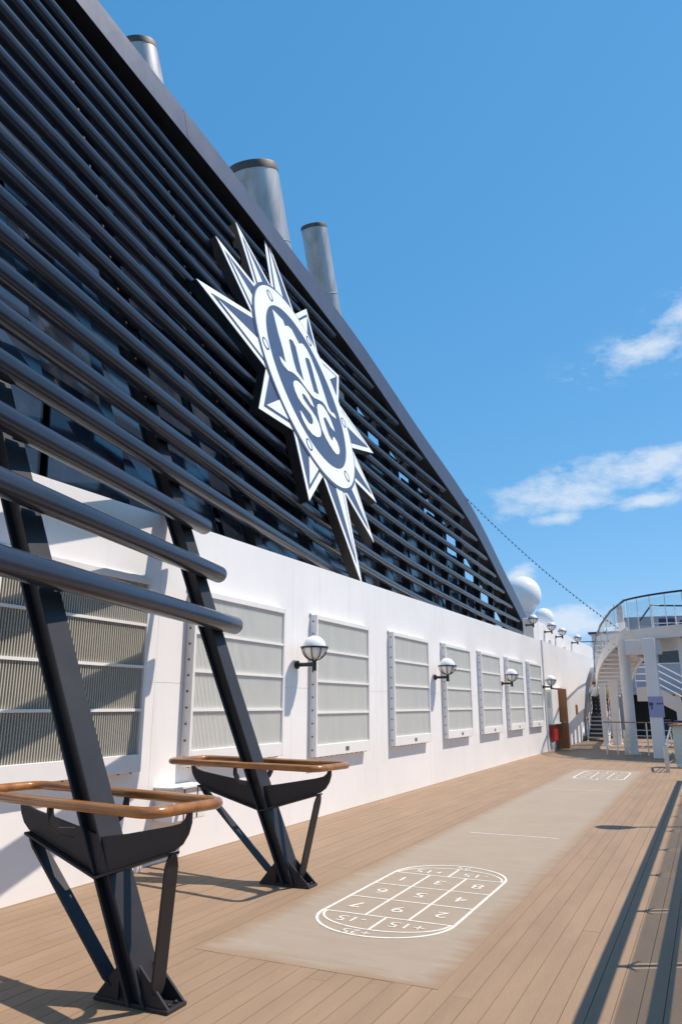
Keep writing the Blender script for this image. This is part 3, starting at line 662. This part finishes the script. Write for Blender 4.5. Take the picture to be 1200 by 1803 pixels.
MB().box(WX + .001, WX + .26, 28.38, 29.75, .93, .975).build('cabinet_shelf', WHITE2, cb)
fb = thing('fire_hose_box', 'red fire hose box under the white cabinet', 'fire box', (WX, 28.6, .1))
MB().box(WX + .001, WX + .17, 28.7, 29.5, .32, .86).build('box_body', RED, fb, bevel=.012)
MB().box(WX + .02, WX + .15, 28.693, 28.6995, .36, .82).build('box_door', RED, fb)
hy = thing('deck_hydrant', 'small white hydrant valve standing under the red fire box', 'hydrant', (WX + .12, 28.5, 0))
MB().lathe([(.06, .004), (.06, .03), (.03, .04), (.03, .2), (.05, .21), (.05, .26), (.02, .28)], (WX + .14, 28.5, 0), 14).build('valve', WHITE2, hy, smooth=True)
MB().tube([(WX + .14, 28.5, .23), (WX + .14, 28.36, .23)], .03, 8).build('outlet', INOX, hy)
ns = thing('wall_notice', 'small brown wooden plaque on the white wall right of the door', 'sign', (WX, 35.2, 1.2))
MB().box(WX + .001, WX + .03, 35.1, 35.6, 1.2, 1.62).build('plaque', DOORW, ns, bevel=.004)

# ------------------------------------------------------------------ radar domes
def dome(x, y, z, r, z0, label):
    t = thing('radar_dome', label, 'radar dome', (x, y, z0), 'white radar domes')
    MB().lathe([(r * .55, -r * .98)] + [(r * math.cos(a), r * math.sin(a)) for a in [R(-52 + 142 * i / 18) for i in range(19)]], (x, y, z), 32).build('dome', GLOBE, t, smooth=True)
    MB().lathe([(r * .5, z0 - z), (r * .5, -r * .985)], (x, y, z), 20).build('pedestal', OFFWH, t, smooth=True)
dome(-9.0, 42.7, 7.75, 1.06, 3.42, 'large white radar dome right of the funnel foot')
dome(-9.0, 48.8, 7.05, .62, 3.42, 'smaller white radar dome behind the large one')

# ------------------------------------------------------------------ string of lights
sl = thing('string_lights', 'sagging string of small bulbs from the funnel edge down to the platform', 'string lights', (-8, 28, 9.8))
pa, pb = Vector((-8.05, 28.3, 9.85)), Vector((-2.9, 32.0, 4.55)); N = 46; WP = []
for i in range(N + 1):
    q = i / N; p = pa.lerp(pb, q); p.z -= .55 * 4 * q * (1 - q) * .5; WP.append(p)
MB().tube(WP, .007, 5).build('wire', BLACK, sl)
bm_ = MB().lathe([(.008, .02), (.012, 0), (.02, -.02), (.024, -.045), (.014, -.065), (.003, -.07)], (0, 0, 0), 8).mesh('bulb', smooth=True); bm_.materials.append(BULB)
for p in WP[1:-1]:
    o = bpy.data.objects.new('bulb', bm_); col.objects.link(o); o.parent = sl; o.location = p - sl.location

# ------------------------------------------------------------------ side windbreak rail (just outside the right edge of the picture)
RXW = .25
sr = thing('side_windbreak', 'glass panelled side rail with posts whose shadow lies along the right of the deck', 'railing', (RXW, 8, 0))
MB().box(RXW - .036, RXW + .036, -3, 19.2, 1.865, 1.985).build('cap_rail', WOOD, sr, bevel=.01)
MB().box(RXW - .03, RXW + .03, -3, 19.2, 1.225, 1.335).build('mid_rail', OFFWH, sr, bevel=.006)
MB().box(RXW - .03, RXW + .03, -3, 19.2, .10, .20).build('low_rail', OFFWH, sr, bevel=.006)
k = 0; yp = -2.62
while yp < 19.3:
    MB().tube([(RXW, yp, .1), (RXW, yp, 1.9)], .024, 8).build('post', OFFWH, sr, smooth=True)
    MB().prism([(RXW, yp - .11, 1.60), (RXW, yp - .03, 1.72), (RXW, yp - .018, 1.80), (RXW, yp + .018, 1.80), (RXW, yp + .03, 1.72), (RXW, yp + .11, 1.60), (RXW, yp + .045, 1.655), (RXW, yp, 1.70), (RXW, yp - .045, 1.655)], (.012, 0, 0)).build('bracket', BLACK, sr)
    if yp + 1.44 < 19.4:
        for z0, z1 in ((1.337, 1.67), (.202, 1.223)): MB().box(RXW - .006, RXW + .006, yp + .06, yp + 1.38, z0, z1).build('glass_panel', GLASST, sr)
    yp += 1.44
pl = thing('post_lamp', 'globe lamp on a slim post above the side rail', 'lamp', (RXW + .06, 12.2, 0))
MB().tube([(RXW + .06, 12.2, .1), (RXW + .06, 12.2, 2.82)], .042, 8).build('post', BLACK, pl, smooth=True)
MB().lathe([(.03, -.36), (.12, -.30), (.14, -.18), (.10, -.17)], (RXW + .06, 12.2, 3.15), 16).build('holder', BLACK, pl, smooth=True)
MB().lathe([(.19 * math.cos(a), .19 * math.sin(a)) for a in [R(-88 + 176 * i / 14) for i in range(15)]], (RXW + .06, 12.2, 3.2), 20).build('globe', GLOBE, pl, smooth=True)

# ------------------------------------------------------------------ far platform with stairs
PC = Vector((1.3, 29.6)); PR = 4.25; PZ = 4.05
plat = thing('round_platform', 'white raised round platform with glass balustrade at the end of the deck', 'platform', (PC.x, PC.y, 0))
arc = [R(a) for a in range(150, 331, 5)]
def pa_(a, r, z): return (PC.x + r * math.cos(a), PC.y + r * math.sin(a), z)
MB().prism([pa_(a, PR - .06, PZ - .30) for a in arc], (0, 0, .26)).build('platform_deck', OFFWH, plat)
MB().loft([[pa_(a, PR, PZ - .36), pa_(a, PR, PZ + .02), pa_(a, PR - .055, PZ + .02), pa_(a, PR - .055, PZ - .36)] for a in arc]).build('fascia', OFFWH, plat, smooth=True)
MB().loft([[pa_(a, PR - .5, PZ - .72), pa_(a, PR - .5, PZ - .302), pa_(a, PR - .75, PZ - .302), pa_(a, PR - .75, PZ - .72)] for a in arc]).build('ring_beam', OFFWH, plat, smooth=True)
hr = [pa_(a, PR - .03, PZ + 1.07) for a in arc if a >= R(214)]
for a0, a1 in zip(range(214, 325, 8), range(222, 333, 8)):
    MB().loft([[pa_(R(a), PR - .025, PZ + .06), pa_(R(a), PR - .025, PZ + .98), pa_(R(a), PR - .037, PZ + .98), pa_(R(a), PR - .037, PZ + .06)] for a in (a0 + .3, (a0 + a1) / 2, a1 - .3)]).build('glass_panel', GLASSC, plat)
    MB().tube([pa_(R(a0), PR - .03, PZ + .02), pa_(R(a0), PR - .03, PZ + 1.05)], .016, 6).build('baluster', OFFWH, plat)
MB().box(-2.68, -2.47, 28.75, 28.95, PZ, PZ + 1.1).build('newel', OFFWH, plat, bevel=.01)
MB().tube([(-1.9, 28.4, PZ + .45), (-1.45, 28.0, PZ + .95), (-1.2, 28.2, PZ + .93), (-.5, 28.0, PZ + .86), (-.1, 28.0, PZ + .9)], .028, 8).build('inner_handrail', BLACK, plat)
for q in ((-1.45, 28.0), (-.72, 28.05), (-.1, 28.0)): MB().tube([(q[0], q[1], PZ - .03), (q[0], q[1], PZ + .92)], .02, 6).build('inner_post', OFFWH, plat)
for z in (.3, .55, .75): MB().tube([(-1.45, 28.0, PZ + z), (-.1, 28.0, PZ + z - .02)], .011, 6).build('inner_rail', OFFWH, plat)
# stair sweeping up to it
SP = [(-4.95, 39.2, 2.15), (-4.62, 36.8, 2.55), (-4.28, 34.5, 2.85), (-3.94, 32.5, 3.17), (-3.50, 30.5, 3.45), (-2.92, 28.7, 3.78), (-2.30, 27.35, 4.0)]
def sp(q):
    i = min(int(q * (len(SP) - 1)), len(SP) - 2); f = q * (len(SP) - 1) - i; return Vector(SP[i]).lerp(Vector(SP[i + 1]), f)
Q = [i / 24 for i in range(25)]
MB().loft([[sp(q) + Vector((0, 0, -.20)), sp(q) + Vector((0, 0, .20)), sp(q) + Vector((.06, .01, .20)), sp(q) + Vector((.06, .01, -.20))] for q in Q]).build('stair_stringer', OFFWH, plat, smooth=True)
MB().loft([[sp(q) + Vector((1.35, .5, -.20)), sp(q) + Vector((1.35, .5, .20)), sp(q) + Vector((1.41, .51, .20)), sp(q) + Vector((1.41, .51, -.20))] for q in Q]).build('stair_stringer', OFFWH, plat, smooth=True)
for i in range(14):
    p = sp((i + .5) / 14); MB().prism([p + Vector((.061, -.26, -.06)), p + Vector((1.349, .22, -.06)), p + Vector((1.349, .74, -.06)), p + Vector((.061, .26, -.06))], (0, 0, .05)).build('tread', OFFWH, plat)
    MB().prism([p + Vector((.061, .26, -.15)), p + Vector((1.349, .74, -.15)), p + Vector((1.349, .72, -.062)), p + Vector((.061, .24, -.062))], (0, .02, 0)).build('riser', OFFWH, plat)
HP = [sp(q) + Vector((.03, 0, 1.32 - .2 * q)) for q in Q]
MB().tube([sp(0) + Vector((.03, 0, 1.0))] + HP + [Vector(h) for h in hr], .036, 8).build('handrail', BLACK, plat, smooth=True)
for i in range(0, 24, 3):
    a, b = sp(Q[i]), sp(Q[min(i + 3, 24)])
    MB().prism([a + Vector((.025, .02, .22)), b + Vector((.025, -.02, .22)), b + Vector((.025, -.02, 1.2)), a + Vector((.025, .02, 1.2))], (.01, 0, 0)).build('glass_panel', GLASSC, plat)
    MB().tube([a + Vector((.03, 0, .2)), a + Vector((.03, 0, 1.3))], .016, 6).build('baluster', OFFWH, plat)
# pillars
MB().lathe([(.26, .003), (.26, .06), (.18, .07), (.18, PZ - .303)], (-2.47, 27.6, 0), 24).build('round_pillar', OFFWH, plat, smooth=True)
MB().box(-1.72, -1.35, 25.75, 26.1, .003, PZ - .37).build('square_pillar', OFFWH, plat, bevel=.015)
MB().box(-.70, -.35, 26.2, 26.55, .003, PZ - .37).build('square_pillar', OFFWH, plat, bevel=.015)
MB().box(-2.3, -1.2, 26.35, 26.6, PZ - .85, PZ - .37).build('cross_beam', OFFWH, plat, bevel=.01)

# lower flight and landing
ls = thing('lower_stair', 'stair flight with yellow edged treads rising past the end of the white wall', 'stair', (-4.8, 37, 0))
for i in range(12):
    y = 37.0 + .28 * i; z = .18 * (i + 1)
    MB().box(-5.18, -4.36, y, y + .30, z - .05, z).build('tread', GREYW, ls)
    MB().box(-5.18, -4.36, y - .004, y + .045, z + .001, z + .006).build('tread_edge', YELLOW, ls)
    MB().box(-5.18, -4.36, y + .29, y + .30, z - .001, z + .13).build('riser', DARK, ls)
for x in (-5.22, -4.32): MB().prism([(x, 36.9, 0.003), (x, 40.4, 2.25), (x, 40.4, 1.95), (x, 37.4, .003)], (.035, 0, 0)).build('stringer', OFFWH, ls)
MB().box(-5.3, -4.0, 40.38, 41.6, 2.02, 2.14).build('landing', OFFWH, ls)
for x in (-5.2, -4.3):
    MB().tube([(x, 36.9, .95), (x, 40.3, 3.1), (x, 41.5, 3.1)], .028, 8).build('stair_handrail', WOOD, ls)
    for i in range(6): MB().tube([(x, 37 + .62 * i, .1 + .4 * i), (x, 37 + .62 * i, 1.0 + .395 * i)], .014, 6).build('baluster', OFFWH, ls)
    for h in (.3, .55): MB().tube([(x, 36.95, h), (x, 40.3, h + 2.15)], .01, 6).build('mid_rail', OFFWH, ls)

# rail across the deck end
ar = thing('deck_end_railing', 'white horizontal bar railing with dark top rail across the deck end', 'railing', (-2.2, 27.2, 0))
MB().box(-3.3, -.95, 27.17, 27.23, 1.03, 1.065).build('top_rail', WOOD, ar, bevel=.006)
for z in (.22, .42, .62, .80): MB().tube([(-3.25, 27.2, z), (-.95, 27.2, z)], .013, 6).build('rail_bar', OFFWH, ar)
for x in (-3.24, -2.9, -1.95, -1.0): MB().tube([(x, 27.2, .003), (x, 27.2, 1.03)], .022, 8).build('rail_post', OFFWH, ar)
for x in (-2.63,): MB().box(x - .06, x + .06, 27.1, 27.16, .003, .80).build('gate_post', INOX, ar, bevel=.006)
# return rail to the side
rr = thing('side_end_rail', 'short frosted rail end with sloping wooden cap beside the right edge', 'railing', (-.8, 21.5, 0))
MB().box(-.98, -.2, 22.5, 22.56, .10, 1.06).build('frosted_panel', FROST, rr, bevel=.006)
MB().prism([(-1.06, 22.40, 1.07), (-.15, 22.40, 1.07), (-.15, 22.9, 1.10), (-.86, 22.9, 1.10)], (0, 0, .03)).build('wood_cap', WOOD, rr)
MB().box(-.95, -.25, 22.45, 22.6, .003, .10).build('kerb', OFFWH, rr)
MB().box(-1.15, -1.05, 20.8, 20.9, .003, .62).build('short_post', INOX, rr, bevel=.008)
for z in (.18, .36, .56): MB().tube([(-1.1, 20.9, z), (-1.02, 22.48, z + .02)], .014, 6).build('side_bar', INOX, rr)
MB().tube([(-1.1, 20.85, .62), (-1.0, 22.5, 1.05)], .03, 8).build('sloping_rail', INOX, rr)

# notice on the square pillar
no = thing('notice_board', 'lilac blue notice sheet fixed to the square white pillar', 'notice', (-1.53, 25.74, 1.4))
MB().box(-1.72, -1.28, 25.715, 25.745, 1.24, 1.86).build('sheet', SIGNB, no)
for a, b, c, d in ((-1.70, -1.58, 1.58, 1.68), (-1.66, -1.60, 1.48, 1.56), (-1.48, -1.43, 1.62, 1.67), (-1.41, -1.36, 1.62, 1.67), (-1.34, -1.30, 1.62, 1.67)): MB().box(a, b, 25.711, 25.7145, c, d).build('pictogram', INK, no)

# navy covered loungers on the platform
for i, (x, y) in enumerate(((-1.0, 28.6), (-.35, 28.7))):
    lt = thing('covered_lounger', ['navy covered lounger stack on the platform, left one', 'navy covered lounger stack on the platform, right one'][i], 'lounger', (x, y, PZ), 'covered loungers')
    MB().box(x - .28, x + .28, y - .4, y + .4, PZ - .03, PZ + .42 + .1 * (1 - i)).build('cover', BLUE, lt, bevel=.06)
    MB().tube([(x - .25, y + .42, PZ), (x - .25, y + .42, PZ + .62), (x + .25, y + .42, PZ + .62), (x + .25, y + .42, PZ)], .016, 6).build('frame', INOX, lt)

# background building behind the platform
bb = thing('aft_building', 'shaded pale superstructure with dark windows behind the round platform', 'building', (-1, 43, 0))
MB().box(-4.0, 8, 43.0, 44.0, 2.15, 6.2).build('wall', GREYW, bb)  # grey lilac tone: the wall's shade is put into its colour
MB().box(-6.2, -4.01, 43.0, 43.4, 0, 3.6).build('side_wall', OFFWH, bb)
MB().box(-4.0, 8, 43.6, 44.0, 0, 2.14).build('bay_shade', DARK, bb)  # dark sheet closing the bay, its shade painted as colour
for i in range(5):
    x = -3.3 + 1.15 * i; w = MB().box(x, x + .98, 42.96, 42.995, 3.75, 4.9).build('window', WIN, bb); MB().box(x - .03, x + 1.01, 42.95, 42.9945, 3.69, 3.745).build('window_sill', OFFWH, w)
for x in (-3.7, -2.45, -1.5, -.6): MB().box(x, x + .26, 41.2, 41.45, 0, 2.14).build('bay_post', OFFWH, bb)
MB().box(-4.0, 8, 41.0, 43.0, 2.145, 2.30).build('canopy', GREYW, bb)
# sloping stair on the right in front of it
rs = thing('side_stair', 'white stair with sloping rails under the round platform', 'stair', (-1.2, 33, 0))
MB().prism([(-2.6, 33, 2.30), (-1.9, 33, 2.35), (1.0, 33, .6), (1.0, 33, .1), (-1.9, 33, 1.75), (-2.6, 33, 1.75)], (0, .08, 0)).build('stringer', OFFWH, rs)
for i in range(4):
    z = 2.55 + .27 * i
    MB().tube([(-2.62, 33, z), (-1.98, 33, z), (1.0, 33, z - 1.78)], .022, 8).build('sloping_rail', WHITE2, rs)
for x, zz in ((-2.6, 2.3), (-1.98, 2.3), (-.8, 1.62), (.4, .95)): MB().tube([(x, 33, zz), (x, 33, zz + 1.1)], .02, 6).build('rail_post', OFFWH, rs)
for i in range(9): MB().box(-1.9 + .32 * i, -1.58 + .32 * i, 33.09, 34.2, 1.95 - .19 * i, 2.0 - .19 * i).build('tread', GREYW, rs)
# table and loungers in the shade
for i, (x, y) in enumerate(((-2.0, 38.5), (-1.2, 36.5))):
    tb = thing('deck_chair', ['white framed deck chair in the shade under the platform', 'navy cushioned deck chair in the shade under the platform'][i], 'chair', (x, y, 0))
    MB().box(x - .3, x + .3, y - .3, y + .3, .40, .46).build('seat', BLUE, tb, bevel=.02); MB().box(x - .3, x + .3, y + .28, y + .34, .46, .95).build('backrest', BLUE, tb, bevel=.02)
    for a in (-.27, .27):
        for b_ in (-.27, .27): MB().tube([(x + a, y + b_, .0), (x + a * .9, y + b_ * .9, .40)], .02, 6).build('leg', WHITE2, tb)
# white screens left of the round pillar
for i, (x, y, w, h, lb) in enumerate(((-3.95, 33.2, .22, 2.45, 'slim white post left of the round pillar, nearer one'), (-3.62, 34.2, .34, 2.6, 'broad white post left of the round pillar, farther one'))):
    p_ = thing('support_post', lb, 'post', (x, y, 0)); MB().box(x - w / 2, x + w / 2, y - .1, y + .1, .03, h).build('shaft', OFFWH, p_, bevel=.01); MB().box(x - w / 2 - .08, x + w / 2 + .08, y - .18, y + .18, .002, .03).build('foot', WHITE2, p_)
# railing and house far along the upper deck
fr_ = thing('upper_deck_railing', 'far white railing with dark top rail on the upper deck', 'railing', (-5, 48, 3.5))
MB().box(-7.5, -3.4, 47.6, 47.66, 5.32, 5.37).build('top_rail', BLACK, fr_)
for z in (4.2, 4.5, 4.8, 5.08): MB().tube([(-7.5, 47.63, z), (-3.4, 47.63, z)], .02, 6).build('rail_bar', OFFWH, fr_)
for i in range(7): MB().tube([(-7.4 + .66 * i, 47.63, 3.4), (-7.4 + .66 * i, 47.63, 5.32)], .028, 6).build('rail_post', OFFWH, fr_)
fh = thing('bridge_house', 'small far deckhouse with dark windows behind the upper railing', 'building', (-5, 58, 3.4))
MB().box(-7.2, -3.6, 57, 60, 3.4, 6.6).build('wall', GREYW, fh)
for i in range(4): MB().box(-7.0 + .85 * i, -6.3 + .85 * i, 56.96, 56.995, 5.2, 6.1).build('window', WIN, fh)
MB().box(-7.4, -3.4, 56.8, 60.2, 6.601, 6.75).build('roof', DARK, fh)

# ------------------------------------------------------------------ people on the stair
def skin_mesh(name, joints, edges, mat, parent, loc, root=0):
    me = bpy.data.meshes.new(name); me.from_pydata([j[:3] for j in joints], edges, []); me.materials.append(mat)
    o = bpy.data.objects.new(name, me); col.objects.link(o); o.parent = parent
    if parent is None: o.location = loc
    sk = o.modifiers.new('skin', 'SKIN'); sk.use_smooth_shade = True
    lay = me.skin_vertices[0].data if me.skin_vertices else None
    if lay is None:
        bm = bmesh.new(); bm.from_mesh(me); bm.verts.layers.skin.verify(); bm.to_mesh(me); bm.free(); lay = me.skin_vertices[0].data
    for i, j in enumerate(joints): lay[i].radius = (j[3], j[4] if len(j) > 4 else j[3]); lay[i].use_root = (i == root)
    ss = o.modifiers.new('sub', 'SUBSURF'); ss.levels = 1; ss.render_levels = 2
    return o
def person(loc, lean, label, top, bottom, hat, scale=1.0, arm=.0):
    L = lean; S = scale
    J = {'pel': (0, 0, .93), 'bel': (0, .25 * L, 1.10), 'che': (0, .75 * L, 1.32), 'nec': (0, 1.05 * L, 1.47), 'hd0': (0, 1.2 * L, 1.56), 'hd1': (0, 1.3 * L + .01, 1.66),
         'sl': (-.18, .95 * L, 1.40), 'sr': (.18, .95 * L, 1.40), 'el': (-.27, .9 * L + .06, 1.12), 'er': (.26, .8 * L, 1.12), 'wl': (-.33, .9 * L + .26 + arm, 1.05), 'wr': (.25, .8 * L + .12, .88),
         'hl': (-.09, 0, .90), 'hr': (.09, 0, .90), 'kl': (-.10, .06, .50), 'kr': (.11, -.02, .49), 'al': (-.10, .0, .09), 'ar': (.11, -.09, .09), 'tl': (-.11, .15, .035), 'tr': (.12, .06, .035)}
    rad = {'pel': (.15, .11), 'bel': (.14, .10), 'che': (.165, .11), 'nec': (.055,), 'hd0': (.082, .095), 'hd1': (.075, .088), 'sl': (.065,), 'sr': (.065,), 'el': (.045,), 'er': (.045,), 'wl': (.032,), 'wr': (.032,),
           'hl': (.09,), 'hr': (.09,), 'kl': (.06,), 'kr': (.06,), 'al': (.042,), 'ar': (.042,), 'tl': (.035,), 'tr': (.035,)}
    E_ = [('pel', 'bel'), ('bel', 'che'), ('che', 'nec'), ('nec', 'hd0'), ('hd0', 'hd1'), ('che', 'sl'), ('sl', 'el'), ('el', 'wl'), ('che', 'sr'), ('sr', 'er'), ('er', 'wr'), ('pel', 'hl'), ('hl', 'kl'), ('kl', 'al'), ('al', 'tl'), ('pel', 'hr'), ('hr', 'kr'), ('kr', 'ar'), ('ar', 'tr')]
    def make(nm, keys, ex, mat, par, extra=()):
        ks = list(keys); idx = {k: i for i, k in enumerate(ks)}
        js = [tuple(c * S for c in J[k]) + tuple(r * S + ex for r in rad[k]) for k in ks]
        ed = [(idx[a], idx[b]) for a, b in E_ if a in idx and b in idx]
        return skin_mesh(nm, js, ed, mat, par, loc)
    # hands: palm and five fingers rooted in it
    for side, w in (('l', 'wl'), ('r', 'wr')):
        wx, wy, wz = J[w]; ex_, ey, ez = J['e' + side]; d = (Vector((wx, wy, wz)) - Vector((ex_, ey, ez))).normalized(); sd = d.orthogonal().normalized()
        J['p' + side] = tuple(Vector((wx, wy, wz)) + d * .07); rad['p' + side] = (.036, .02); E_.append((w, 'p' + side))
        for f, (o_, ln) in enumerate(((-.03, .07), (-.01, .085), (.01, .08), (.03, .06))):
            J[f'f{side}{f}'] = tuple(Vector(J['p' + side]) + sd * o_ + d * ln * .55); rad[f'f{side}{f}'] = (.010,)
            J[f'g{side}{f}'] = tuple(Vector(J['p' + side]) + sd * o_ + d * ln + Vector((0, 0, -.02))); rad[f'g{side}{f}'] = (.008,)
            E_.append(('p' + side, f'f{side}{f}')); E_.append((f'f{side}{f}', f'g{side}{f}'))
        J['t' + side + 'h'] = tuple(Vector((wx, wy, wz)) + d * .04 + sd * -.05); rad['t' + side + 'h'] = (.010,); E_.append((w, 't' + side + 'h'))
    b = make('person', J.keys(), 0, SKIN, None); tag(b, label, 'person')
    make('shirt', ['pel', 'bel', 'che', 'sl', 'sr', 'el', 'er'], .022, top, b)
    make('trousers', ['pel', 'hl', 'hr', 'kl', 'kr', 'al', 'ar'], .014, bottom, b)
    hx, hy_, hz = [c * S for c in J['hd1']]
    m_ = MB().lathe([(.03, -.09), (.088, -.05), (.10, 0), (.088, .05), (.055, .085), (.004, .098)], (hx, hy_ - .012, hz + .01), 16)
    if hat is CAP: m_.lathe([(.10, 0), (.16, -.012), (.158, -.02), (.09, -.02)], (hx, hy_, hz + .0), 16)
    m_.build('cap' if hat is CAP else 'hair', hat, None, smooth=True).parent = b
    return b
person((-4.93, 38.45, 1.09), .12, 'person in a pale shirt and dark trousers climbing the stair', SHIRT, TROUS, HAIR, .93)
person((-4.22, 38.6, .90), .05, 'person in a lime top and pale cap partly hidden behind the white posts', LIME, BLUET, CAP, .95)
